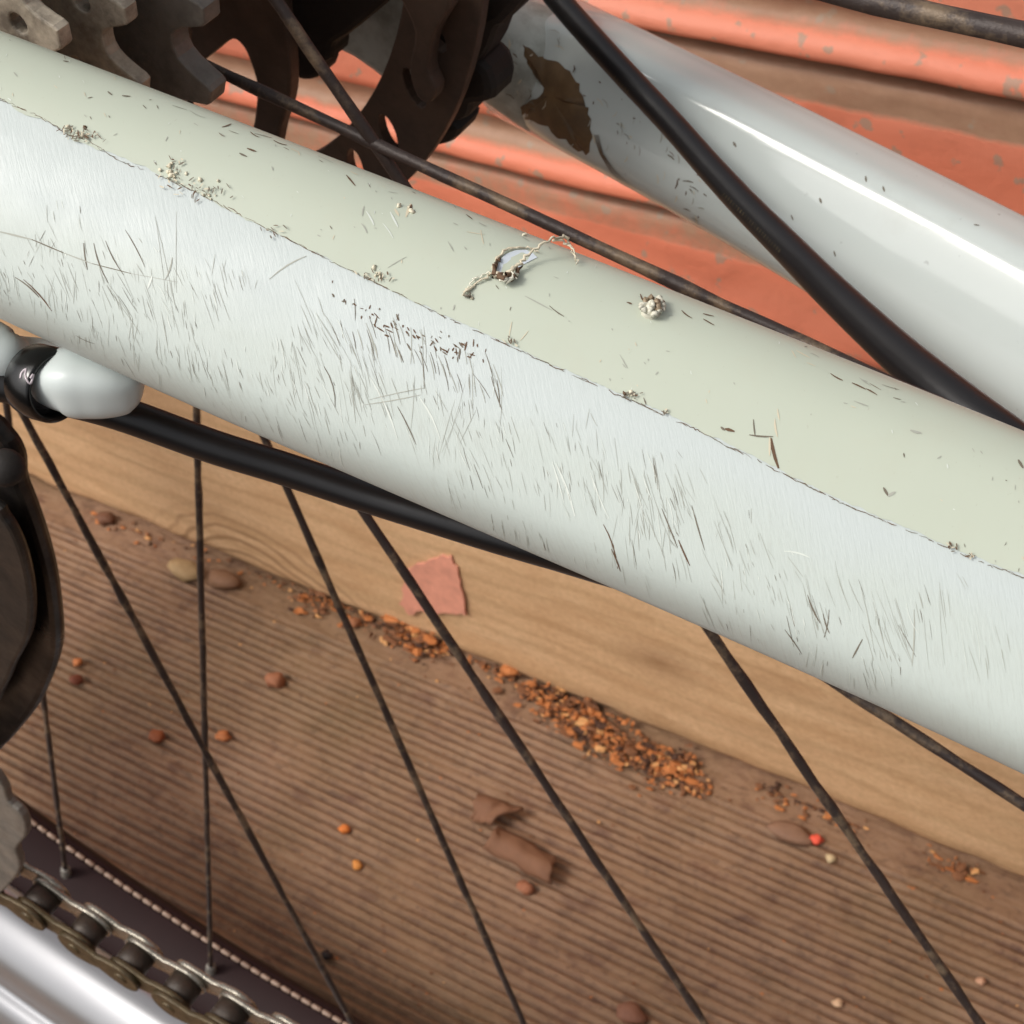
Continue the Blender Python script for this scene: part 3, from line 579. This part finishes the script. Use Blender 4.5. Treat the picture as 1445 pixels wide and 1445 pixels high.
for _ in range(40):
    x = random.uniform(870, 1010); y = 150 + (x - 870) * .9 + random.gauss(20, 34)
    if x > 845 + (y - 40) * .72: continue
    scratch(x, y, random.uniform(3, 16), random.choice([40, 60, 100]) + random.gauss(0, 20), random.uniform(1.5, 4.5), random.choice([0, 3, 1, 4]), .3, BFS, 3, 8e-5)
for (x, y, wd) in [(1037, 204, 5), (1118, 307, 4), (1158, 283, 5), (1178, 358, 4), (1247, 267, 4), (1378, 318, 5), (1222, 253, 4)]: scratch(x, y, 8, random.uniform(0, 90), wd, 0, 0, BFS, 3, 8e-5)
acc.build('paint_chips', M_MARK, far_o, kind='stuff')

# far dropout with grease patch, behind the brake disc
drop = px_tube('dropout', [(560, -60, .277, 60), (640, 20, .277, 66), (700, 62, .277, 74), (770, 100, .279, 84), (830, 132, .279, 82), (900, 165, .277, 72), (960, 196, .275, 50)], M_DROP, bike, 8, 28)
drop['label'] = 'grubby white dropout end of the far chainstay'
BD = bvh_of(drop)
def patch(name, loop, bv, mat, parent, off=.0002, th=0):
    C_ = np.mean(np.array(loop), 0); rings = [1, .75, .5, .25]; V = []; n = len(loop)
    for s_ in rings:
        for q in loop:
            p = C_ + (np.array(q) - C_) * s_; h = hit(bv, *p); 
            if h is None: return
            V.append(h[0] + h[1] * (off if s_ < 1 else off * .3))
    h = hit(bv, *C_); V.append(h[0] + h[1] * off)
    Fc = [(r * n + i, r * n + (i + 1) % n, (r + 1) * n + (i + 1) % n, (r + 1) * n + i) for r in range(3) for i in range(n)] + [(3 * n + i, 3 * n + (i + 1) % n, 4 * n) for i in range(n)]
    return mesh_obj(name, V, Fc, mat, parent, recalc=False)
class BVJ:                                     # ray casts on several meshes at once
    def __init__(s, *b): s.b = b
    def ray_cast(s, o, d):
        best = (None, None, None, None)
        for b in s.b:
            r = b.ray_cast(o, d)
            if r[0] is not None and (best[0] is None or r[3] < best[3]): best = r
        return best
loop = [(738, 62), (756, 78), (776, 86), (798, 96), (812, 116), (824, 140), (833, 170), (834, 212), (815, 212), (790, 196), (766, 178), (742, 165), (735, 152), (752, 142), (768, 126), (757, 106), (744, 88)]
patch('grease_patch', [tuple(q + rng.normal(0, 1.8, 2)) for q in catmull(np.array(loop + loop[:1], float), 4)[:-1]], BVJ(BD, BFS), M_RUST, drop, .0003)

acc = Acc(); BJ = BVJ(BD, BFS)
for k in range(70):                           # flecks of grime round the patch
    x, y = random.choice([(730, 120), (745, 150), (700, 90), (790, 60), (820, 225), (850, 150), (720, 60), (880, 180), (690, 130)]); x += random.gauss(0, 16); y += random.gauss(0, 16)
    scratch(x, y, random.uniform(3, 16), random.choice([30, 60, 110]) + random.gauss(0, 20), random.uniform(1.2, 4.5), random.choice([3, 0, 1, 1, 4]), .5, BJ, 3, 3e-4)
for k in range(5): sliver(acc, BJ, [(838 + k * 2, 190), (848 + k, 216), (862 + k * 2, 240), (882 + k * 3, 262)], random.uniform(2, 4), 3 if k % 2 else 0, 3e-4)
acc.build('grime_fleck', M_MARK, drop, kind='stuff')
# black brake hose crossing the far chainstay
px_tube('brake_hose', [(740, -60, .262, 17), (795, 8, .258, 17.5), (870, 92, .250, 18), (945, 172, .243, 18.5), (1000, 234, .237, 19.5), (1053, 291, .231, 21), (1115, 353, .224, 23), (1177, 415, .216, 25.5), (1260, 492, .207, 29), (1343, 562, .199, 33), (1426, 625, .193, 35), (1520, 694, .190, 36), (1640, 780, .188, 36)], M_RUB, bike, 8, 22)['label'] = 'black brake hose crossing the far chainstay'
hose = bpy.data.objects['brake_hose']; BH = bvh_of(hose); acc = Acc()
for (xa, ya, xb, yb, n) in [(1022, 275, 1104, 358, 24), (868, 110, 890, 134, 6)]:     # worn printing, no longer legible
    for k in range(n):
        t = k / n; sliver(acc, BH, [(xa + (xb - xa) * t - 2, ya + (yb - ya) * t + 2), (xa + (xb - xa) * t + 0, ya + (yb - ya) * t - 1), (xa + (xb - xa) * t + 1.5, ya + (yb - ya) * t - 3)], random.uniform(1.2, 3), 0, 1e-4)
acc.build('worn_print', [mat_plain('ochre_print', (78, 68, 50), .6, .2, 400, 0)], hose, kind='stuff')

# wheel: rim, tyre, hub, spokes
def lathe(name, prof, mat, parent, n=260, cx=HX, cz=HZ, close=True, rfun=None, smooth=True):
    m = len(prof); V = []
    for k in range(n):
        t = 2 * math.pi * k / n
        for j, (y, r) in enumerate(prof):
            rr = r + (rfun(k, j) if rfun else 0); V.append((cx + rr * math.cos(t), y, cz + rr * math.sin(t)))
    Fc = [(k * m + j, k * m + (j + 1) % m, ((k + 1) % n) * m + (j + 1) % m, ((k + 1) % n) * m + j) for k in range(n) for j in range(m if close else m - 1)]
    return mesh_obj(name, V, Fc, mat, parent, recalc=True, smooth=smooth)
YR = .043
def arc2(pts, n): return [tuple(q) for q in catmull(np.array(pts), n)]
rim = lathe('rim', arc2([(YR - .0102, .3846), (YR - .012, .390), (YR - .030, .405), (YR - .034, .424), (YR + .017, .424), (YR + .0185, .418), (YR + .0185, .400), (YR + .017, .391), (YR + .0145, .3855), (YR + .012, .3842), (YR + .0102, .3845)], 4), M_BED, bike, 300)
rim['label'] = 'dark rim with silver near side'
lathe('rim_flank', arc2([(YR - .0100, .3846), (YR - .0105, .3838), (YR - .014, .3818), (YR - .020, .3822), (YR - .026, .3855), (YR - .031, .391), (YR - .0335, .398)], 5) + arc2([(YR - .0345, .4005), (YR - .039, .4025), (YR - .044, .411), (YR - .043, .420), (YR - .036, .426)], 4) + [(YR - .030, .424), (YR - .028, .405), (YR - .012, .390)], M_RIM, rim, 300)
lathe('rim_bed', [(YR - .0102, .3843), (YR - .005, .3875), (YR, .3885), (YR + .005, .3875), (YR + .0102, .3843), (YR + .0085, .391), (YR - .0085, .391)], M_BED, rim, 300)
ac = Acc(); nb = 590                           # beaded far lip of the rim bed
for k in range(nb):
    t = 2 * math.pi * k / nb; d_ = np.array([math.cos(t), 0, math.sin(t)]); tg = np.array([-d_[2], 0, d_[0]])
    if d_[2] > -.4: continue
    c_ = np.array([HX, YR + .0108, HZ]) + d_ * .3838; V, Fc, _ = tube_geo(np.array([c_ + tg * q for q in (-.0019, -.0014, .0014, .0019)]), np.array([.0003, .0008, .0008, .0003]), 6); ac.add(V, Fc, 0)
ac.build('rim_beading', [mat_plain('pale_bead_metal', (146, 122, 106), .45, .1, 200, .05)], rim, smooth=True, kind='stuff')
lathe('tyre', arc2([(YR - .030, .423), (YR - .028, .429), (YR - .015, .4335), (YR, .4345), (YR + .012, .433), (YR + .019, .429), (YR + .018, .423)], 3) + [(YR, .419)], M_TYRE, bike, 200)
lathe('hub', [(.005, .006), (.005, .016), (.036, .016), (.036, .036), (.040, .036), (.041, .020), (.068, .020), (.069, .034), (.073, .034), (.073, .022), (.115, .018), (.115, .006)], M_STEELD, bike, 48)
SP = [((30, 580), (495, 1440), 0), ((277, 575), (298, 1390), 1), ((370, 610), (737, 1440), 1), ((515, 725), (992, 1440), 0), ((520, 190), (1380, 1440), 0), ((1210, 985), (1445, 1136), 0), ((290, 92), (1150, 490), 0), ((1215, -1), (1445, 50), 0), ((8, 565), (96, 1257), 1)]
RS = .391
def on_cone(x, y, side):
    yf, yr = (.040, .0405) if side == 0 else (.071, .0455); p = onY(x, y, yf)
    for _ in range(12):
        r = math.hypot(p[0] - HX, p[2] - HZ); p = onY(x, y, yf + (yr - yf) * min(1, max(0, (r - .036) / (RS - .036))))
    return p
def add_spoke(p, q, side, nip, rad=.00084):
    d = q - p; d /= np.linalg.norm(d); c = p[[0, 2]] - np.array([HX, HZ]); d2 = d[[0, 2]]
    A, B, Cc = d2 @ d2, 2 * c @ d2, c @ c - RS * RS; t1 = (-B + math.sqrt(B * B - 4 * A * Cc)) / (2 * A); end = p + d * t1
    tm = -B / (2 * A); st = p + d * tm                                   # nearest the axle
    L = np.linalg.norm(end - st); n = 70; P = np.linspace(st, end, n)
    P += rng.normal(0, .00004, P.shape); o = tube('spoke', P, rad * (1 + rng.normal(0, .07, n)), M_SPOKE, bike, 9)
    e = end - d * .011; tube('nipple', np.array([e, e + d * .0008, e + d * .008, e + d * .013]), np.array([.0012, .0017, .0018, .0018]), M_STEELD if nip else M_SPOKE, o, 10)
for (a, b, side) in SP: add_spoke(on_cone(*a, side), on_cone(*b, side), side, True, .0012 if a == (1215, -1) else .00084)
for th in list(range(47, 170, 13)):            # spokes of the upper half, out of the frame
    s_ = th % 2; t = R(th); a2 = t + R(70 if (th // 13) % 2 else -70)
    p = np.array([HX + .036 * math.cos(a2), (.040, .071)[s_], HZ + .036 * math.sin(a2)]); q = np.array([HX + RS * math.cos(t), .043, HZ + RS * math.sin(t)])
    add_spoke(p, q, s_, True)

# cassette sprockets
def sprocket(N, Rt, Rv, y, th, phase, mat, holes=(), label=None):
    P = []
    for k in range(N):
        for f, r in ((-.5, Rv), (-.40, Rv + .0001), (-.31, Rv + (Rt - Rv) * .14), (-.24, Rv + (Rt - Rv) * .36), (-.18, Rv + (Rt - Rv) * .68), (-.13, Rt - .0003), (-.10, Rt), (.06, Rt + .0002), (.09, Rt - .0002), (.13, Rv + (Rt - Rv) * .70), (.20, Rv + (Rt - Rv) * .36), (.28, Rv + (Rt - Rv) * .14), (.39, Rv + .0001)):
            t = R(phase) + 2 * math.pi * (k + f) / N; P.append((HX + r * math.cos(t), HZ + r * math.sin(t)))
    H = [circle2(HX, HZ, .016, 32)]
    for r, n, rad, ph in holes: H += [circle2(HX + r * math.cos(R(ph) + 2 * math.pi * k / n), HZ + r * math.sin(R(ph) + 2 * math.pi * k / n), rad, 14) for k in range(n)]
    o = plate('sprocket', P, H, y, th, mat, bike, .0003)
    if label: o['label'] = label
    return o
sprocket(26, .0482, .0440, .0150, .0022, -1.5, M_STEELP, [(.0424, 13, .0016, -.9)], 'smallest worn steel sprocket nearest the chainstay')
sprocket(31, .0508, .0460, .0235, .0022, -2.5, M_STEELP, [(.0442, 16, .0016, -2.5), (.0415, 16, .0018, -16)], 'middle worn steel sprocket')
sprocket(29, .0550, .0494, .0325, .0034, -18.5, M_STEELD, [(.036, 8, .004, 6)], 'largest dark sprocket by the spokes')
lathe('freehub_body', [(.008, .015), (.008, .020), (.034, .020), (.034, .015)], M_STEELD, bike, 40)

# brake disc on the far side
YD = .080
DX, DZ = -.130, .378; H = []
for k in range(38):
    t = R(-49.6) + 2 * math.pi * k / 38; H.append(circle2(DX + .0727 * math.cos(t), DZ + .0727 * math.sin(t), .0018, 14, 1, 2.1, t + R(49.6)))
disc = plate('brake_disc', circle2(DX, DZ, .0800, 120), [circle2(DX, DZ, .0672, 100)] + H, YD, .0022, M_DISC, bike, .0002)
arm = [(283, 84), (306, 66), (333, 46), (352, 58), (364, 84), (372, 112), (372, 138), (368, 170), (362, 200), (390, 205), (399, 172), (410, 138), (413, 105), (410, 60), (404, 20), (392, -40), (330, -40), (270, -30), (268, 60)]
px_plate('rotor_arm', arm, YD - .002, .003, M_DISC, disc, smooth=3, bev=.0005)
px_plate('rotor_arm', [(418, 24), (424, 50), (416, 64), (420, 84), (440, 95), (458, 90), (462, 72), (474, 66), (478, 44), (510, 22), (560, -40), (400, -60)], YD + .006, .006, M_GRIME, disc, smooth=3, bev=.001)
px_plate('rotor_arm', [(575, -10), (596, 40), (588, 90), (598, 128), (612, 134), (618, 118), (608, 90), (616, 40), (640, -10)], YD - .004, .003, M_DISC, disc, smooth=3, bev=.0005)
px_plate('brake_caliper', [(628, -60), (640, 40), (636, 92), (610, 132), (622, 176), (640, 178), (652, 166), (640, 152), (664, 142), (672, 122), (700, 116), (696, 88), (680, 72), (694, 44), (706, 14), (724, 2), (760, -60)], YD + .008, .008, M_GRIME, bike, smooth=3, bev=.0015)
px_plate('axle_mount', [(462, -40), (484, 10), (492, 44), (516, 58), (545, 78), (575, 96), (640, 90), (640, -60)], .100, .008, M_DROP, bike, smooth=3, bev=.0015)

# chain: lower run to the front
cp = np.array([onY(*q, -.002) for q in [(-190, 1160), (-100, 1184), (4, 1236), (86, 1291), (166, 1342), (251, 1394), (336, 1442), (436, 1498), (566, 1570)]]); cp = catmull(cp, 20)
cl = np.concatenate([[0], np.cumsum(np.linalg.norm(np.diff(cp, axis=0), axis=1))]); PIT = .0142; npin = int(cl[-1] / PIT)
pin = np.array([[np.interp(k * PIT + .004, cl, cp[:, i]) for i in range(3)] for k in range(npin)])
ac = Acc()
for p in pin:
    V, Fc, _ = tube_geo(np.array([p + [0, y_, 0] for y_ in (-.0028, 0, .0028)]), .0041, 14); ac.add(V, Fc, 0)
    V, Fc, _ = tube_geo(np.array([p + [0, y_, 0] for y_ in (-.0053, -.0051, .0051, .0053)]), np.array([.0015, .0019, .0019, .0015]), 10); ac.add(V, Fc, 1)
chain = ac.build('chain', [mat_dirty_metal('greasy_roller', (74, 60, 48), (40, 32, 27), .45, .2, 300, .5, (28, 21, 17)), M_CHAIN], bike, recalc=True)
chain['label'] = 'oily steel chain running in front of the silver rim'
def link_outline(R_, waist):
    P = []
    for t in np.linspace(90, 270, 11): P.append((R_ * math.cos(R(t)), R_ * math.sin(R(t))))
    P += [(PIT * .28, -R_ * .86), (PIT * .5, -waist), (PIT * .72, -R_ * .86)]
    for t in np.linspace(-90, 90, 11): P.append((PIT + R_ * math.cos(R(t)), R_ * math.sin(R(t))))
    P += [(PIT * .72, R_ * .86), (PIT * .5, waist), (PIT * .28, R_ * .86)]
    return P
PM = {}
for nm, rr, wst in (('outer_plate', .0047, .0027), ('inner_plate', .0045, .0027)):
    for sd in (0, 1):
        me = plate_mesh(nm, link_outline(rr, wst), [], 0, .0013, .0003); me.materials.append(M_CHAIN if sd == 0 else M_CHAINHL); PM[nm, sd] = me
for k in range(npin - 1):
    d = pin[k + 1] - pin[k]; ang = math.atan2(d[2], d[0]); outer = k % 2 == 0
    for sd, y_ in ((0, -1), (1, 1)):
        nm = 'outer_plate' if outer else 'inner_plate'
        o = link(bpy.data.objects.new(nm, PM[nm, sd]), chain); o.location = Vector(pin[k] + np.array([0, y_ * (.0043 if outer else .0030), 0])); o.rotation_euler = (0, -ang, 0)

# rear derailleur cage at the left edge
cage = px_plate('derailleur_cage', [(-160, 560), (-30, 585), (8, 612), (24, 640), (27, 672), (40, 706), (56, 752), (70, 806), (78, 866), (79, 905), (70, 940), (50, 985), (22, 1022), (0, 1046), (-50, 1090), (-160, 1120)], .004, .003, M_DERA, bike, smooth=4, bev=.0012)
cage['label'] = 'dark worn derailleur cage at the left edge'
px_plate('cage_plate', [(-160, 690), (-20, 706), (8, 728), (26, 760), (38, 800), (44, 845), (40, 890), (20, 930), (6, 962), (-30, 1010), (-160, 1060)], -.001, .002, M_DERB, cage, smooth=4, bev=.0007)
V, Fc, _ = tube_geo(np.array([onY(8, 660, y_) for y_ in (-.0035, -.003, .004, .0045)]), np.array([.0022, .0028, .0028, .0022]), 16); mesh_obj('pivot_bolt', V, Fc, M_GRIME, cage, recalc=True)
jp = onY(-95, 1190, .001)
def jockey():
    P = []; N = 12
    for k in range(N):
        for f, r in ((-.5, .0158), (-.3, .0165), (-.16, .0195), (0, .0200), (.16, .0195), (.3, .0165)):
            t = 2 * math.pi * (k + f + .2) / N; P.append((jp[0] + r * math.cos(t), jp[2] + r * math.sin(t)))
    return plate('jockey_wheel', P, [circle2(jp[0], jp[2], .003, 16)], jp[1], .005, M_GRIME, bike, .0006)
jockey()
px_plate('lower_cage_plate', [(-120, 1090), (-30, 1075), (4, 1100), (14, 1126), (34, 1146), (38, 1172), (24, 1192), (30, 1216), (16, 1240), (-20, 1262), (-120, 1250)], -.006, .002, M_STEELD, cage, smooth=3, bev=.0005)

# ------------------------------------------------------------ debris on the deck
BDK = bvh_of([o for o in bpy.data.objects if o.name == 'deck_board'][0])
def deck_at(x, y): 
    p = onZ(x, y, ZD); return np.array([p[0], p[1], ZD])
ac = Acc()
def heap(xy, n, sx, sy, r0, r1, h):
    for k in range(n):
        t = random.random(); i = t * (len(xy) - 1); j = min(int(i), len(xy) - 2); f = i - j
        x = xy[j][0] * (1 - f) + xy[j + 1][0] * f; y = xy[j][1] * (1 - f) + xy[j + 1][1] * f
        p = deck_at(x + random.gauss(0, sx), y + random.gauss(0, sy)); p[1] = min(p[1], YW - .0006)
        rr = min(r1 * 1.3, r0 + random.expovariate(1 / ((r1 - r0) * .33))); V, Fc = blob_geo(p + np.array([0, 0, abs(random.gauss(0, h)) * math.exp(-((YW - p[1]) / .02))]), rr, 1, .7, (random.uniform(.6, 2.4), random.uniform(.5, 1.5), random.uniform(.3, 1)), random.randrange(10 ** 6))
        ac.add(V, Fc, random.choices([0, 1, 2, 3], [.36, .42, .08, .14])[0])
heap([(760, 985), (810, 1015), (870, 1050), (930, 1082), (965, 1088)], 850, 15, 13, .0004, .0015, .003)
heap([(560, 890), (600, 905), (625, 915)], 240, 14, 12, .0004, .0015, .003)
heap([(420, 842), (470, 858), (530, 885)], 150, 13, 9, .0004, .0012, .002)
heap([(670, 932), (720, 962), (760, 982)], 90, 10, 6, .0004, .0012, .002)
heap([(965, 1100), (1000, 1120)], 60, 12, 7, .0005, .0012, .001)
heap([(1070, 1110), (1130, 1140), (1215, 1172)], 70, 10, 6, .0004, .0011, .001)
heap([(1300, 1205), (1345, 1228), (1370, 1232)], 50, 10, 6, .0004, .0012, .001)
heap([(130, 728), (200, 760), (330, 800), (420, 840)], 70, 16, 6, .0004, .0012, .001)
for _ in range(260):
    x = random.uniform(60, 1440); y = random.uniform(760, 1440)
    p = deck_at(x, y)
    if p[1] > YW - .004: continue
    V, Fc = blob_geo(p - [0, 0, .0002], random.uniform(.0002, .0006), 1, .4, (1.3, 1, .7), random.randrange(10 ** 6)); ac.add(V, Fc, random.choices([0, 1, 2], [.25, .6, .15])[0])
ac.build('sawdust', M_SAW, None, smooth=False, label='orange brown sawdust crumbs gathered along the seam between deck and plank', cat='sawdust', kind='stuff')

def crumb(x, y, r, col, label, cat='crumb', scale=(1.2, 1, .8), name='crumb', grp='crumbs scattered on the deck', rough=.3):
    p = deck_at(x, y); V, Fc = blob_geo((0, 0, 0), r, 2, rough, scale, int(x * 7 + y)); m = mat_plain('crumb_colour', col, .75, .25, 350, .5)
    o = mesh_obj(name, V, Fc, m, None, label=label, cat=cat, group=grp); o.location = Vector(p + [0, 0, r * .55 * scale[2]])
crumb(390, 962, .0036, (150, 96, 66), 'brown crumb on the open deck between the two left spokes below the cable')
crumb(222, 1042, .0030, (150, 84, 50), 'reddish crumb left of the spoke crossing on the deck')
crumb(316, 1041, .0026, (176, 106, 60), 'orange brown crumb just right of the spoke crossing')
crumb(486, 1172, .0020, (214, 120, 50), 'small bright orange crumb in the middle of the deck')
crumb(504, 1222, .0017, (206, 134, 62), 'tiny yellow orange crumb below the bright orange one')
crumb(741, 1255, .0026, (158, 100, 70), 'round brown crumb below the curled bark chip')
crumb(1152, 1186, .0021, (226, 88, 64), 'coral red crumb on the deck close to the plank')
crumb(1172, 1213, .0016, (206, 182, 142), 'pale cream crumb beside the coral red one')
crumb(1182, 1416, .0015, (214, 176, 140), 'pale crumb at the bottom right of the deck')
crumb(1384, 1386, .0014, (196, 150, 120), 'small pinkish crumb near the bottom right corner')
crumb(110, 936, .0020, (196, 120, 70), 'orange crumb on the deck beside the derailleur cage')
crumb(108, 962, .0026, (116, 60, 38), 'dark red crumb on the deck below the derailleur cage')
crumb(462, 1350, .0020, (40, 28, 26), 'black crumb touching the spoke near the rim')
crumb(500, 880, .0026, (150, 96, 62), 'brown crumb in the seam at the foot of the plank')
crumb(150, 735, .0034, (108, 70, 48), 'dark brown crumb in the seam at the left end of the plank')
crumb(262, 808, .0068, (168, 138, 98), 'tan lump of dirt against the plank behind the upright spoke', 'lump', (1.3, .8, .6), 'dirt_lump', 'lumps of dirt by the plank', .22)
crumb(318, 822, .0072, (128, 92, 66), 'brown lump of dirt against the plank right of the upright spoke', 'lump', (1.3, .75, .55), 'dirt_lump', 'lumps of dirt by the plank', .22)
crumb(1115, 1178, .0062, (132, 98, 76), 'flat brown lump of dirt left of the coral red crumb', 'lump', (1.5, .7, .35), 'dirt_lump', 'lumps of dirt by the plank', .18)
crumb(890, 1432, .0050, (128, 86, 66), 'brown lump at the bottom edge between two spokes', 'lump', (1.2, .8, .5), 'dirt_lump', 'lumps of dirt by the plank', .2)

def bark(pts, label, curl, lift):
    # a curled chip: rows across its width, bent up at the edges
    P = np.array([deck_at(*q) for q in pts]); A, B, C_, D = P; nu, nv = 16, 9; V = []
    for i in range(nu):
        for j in range(nv):
            u, v = i / (nu - 1), j / (nv - 1); q = (A * (1 - u) + B * u) * (1 - v) + (D * (1 - u) + C_ * u) * v
            z = lift + curl * (1 - (2 * v - 1) ** 2) + .0012 * float(vnoise(np.array(u * 5.0), np.array(v * 3.0), int(pts[0][0]))) + .0012 * u * u
            e = .0012 * float(vnoise(np.array(u * 7.0), np.array(v * 5 + 3.0), 9)); V.append(q + np.array([e, e * .6, z]))
    Fc = [(i * nv + j, i * nv + j + 1, (i + 1) * nv + j + 1, (i + 1) * nv + j) for i in range(nu - 1) for j in range(nv - 1)]
    o = mesh_obj('bark_chip', V, Fc, M_BARK, None, label=label, cat='bark', group='bark chips on the deck')
    sm = o.modifiers.new('thick', 'SOLIDIFY'); sm.thickness = .0012; sm.offset = 1
bark([(700, 1172), (788, 1222), (776, 1256), (688, 1200)], 'longer curled brown bark chip lying along the deck grooves', .004, .002)
bark([(672, 1130), (744, 1152), (692, 1172), (668, 1160)], 'shorter brown bark chip lifted at its edge beside the longer one', .0025, .0028)

# salmon paint flake stuck on the plank
fl = [(572, 806), (588, 796), (604, 790), (622, 784), (636, 785), (646, 800), (648, 820), (655, 846), (658, 866), (640, 864), (618, 868), (596, 862), (578, 866), (566, 852), (570, 830)]
fl = [tuple(np.array(q) * (1 - t) + np.array(fl[(i + 1) % len(fl)]) * t + rng.normal(0, 1.3, 2)) for i, q in enumerate(fl) for t in (0, .33, .66)]
F3 = np.array([onY(x, y, YW - .0008) for x, y in fl]); c3 = F3.mean(0); n = len(F3)
V = np.vstack([F3, c3 + (F3 - c3) * .55, [c3]])
Fc = [(i, (i + 1) % n, n + (i + 1) % n, n + i) for i in range(n)] + [(n + i, n + (i + 1) % n, 2 * n) for i in range(n)]
o = mesh_obj('paint_flake', V, Fc, M_FLAKE, None, smooth=False, label='salmon pink paint flake stuck to the face of the timber plank', cat='paint flake')
sm = o.modifiers.new('thick', 'SOLIDIFY'); sm.thickness = .0009; sm.offset = 0
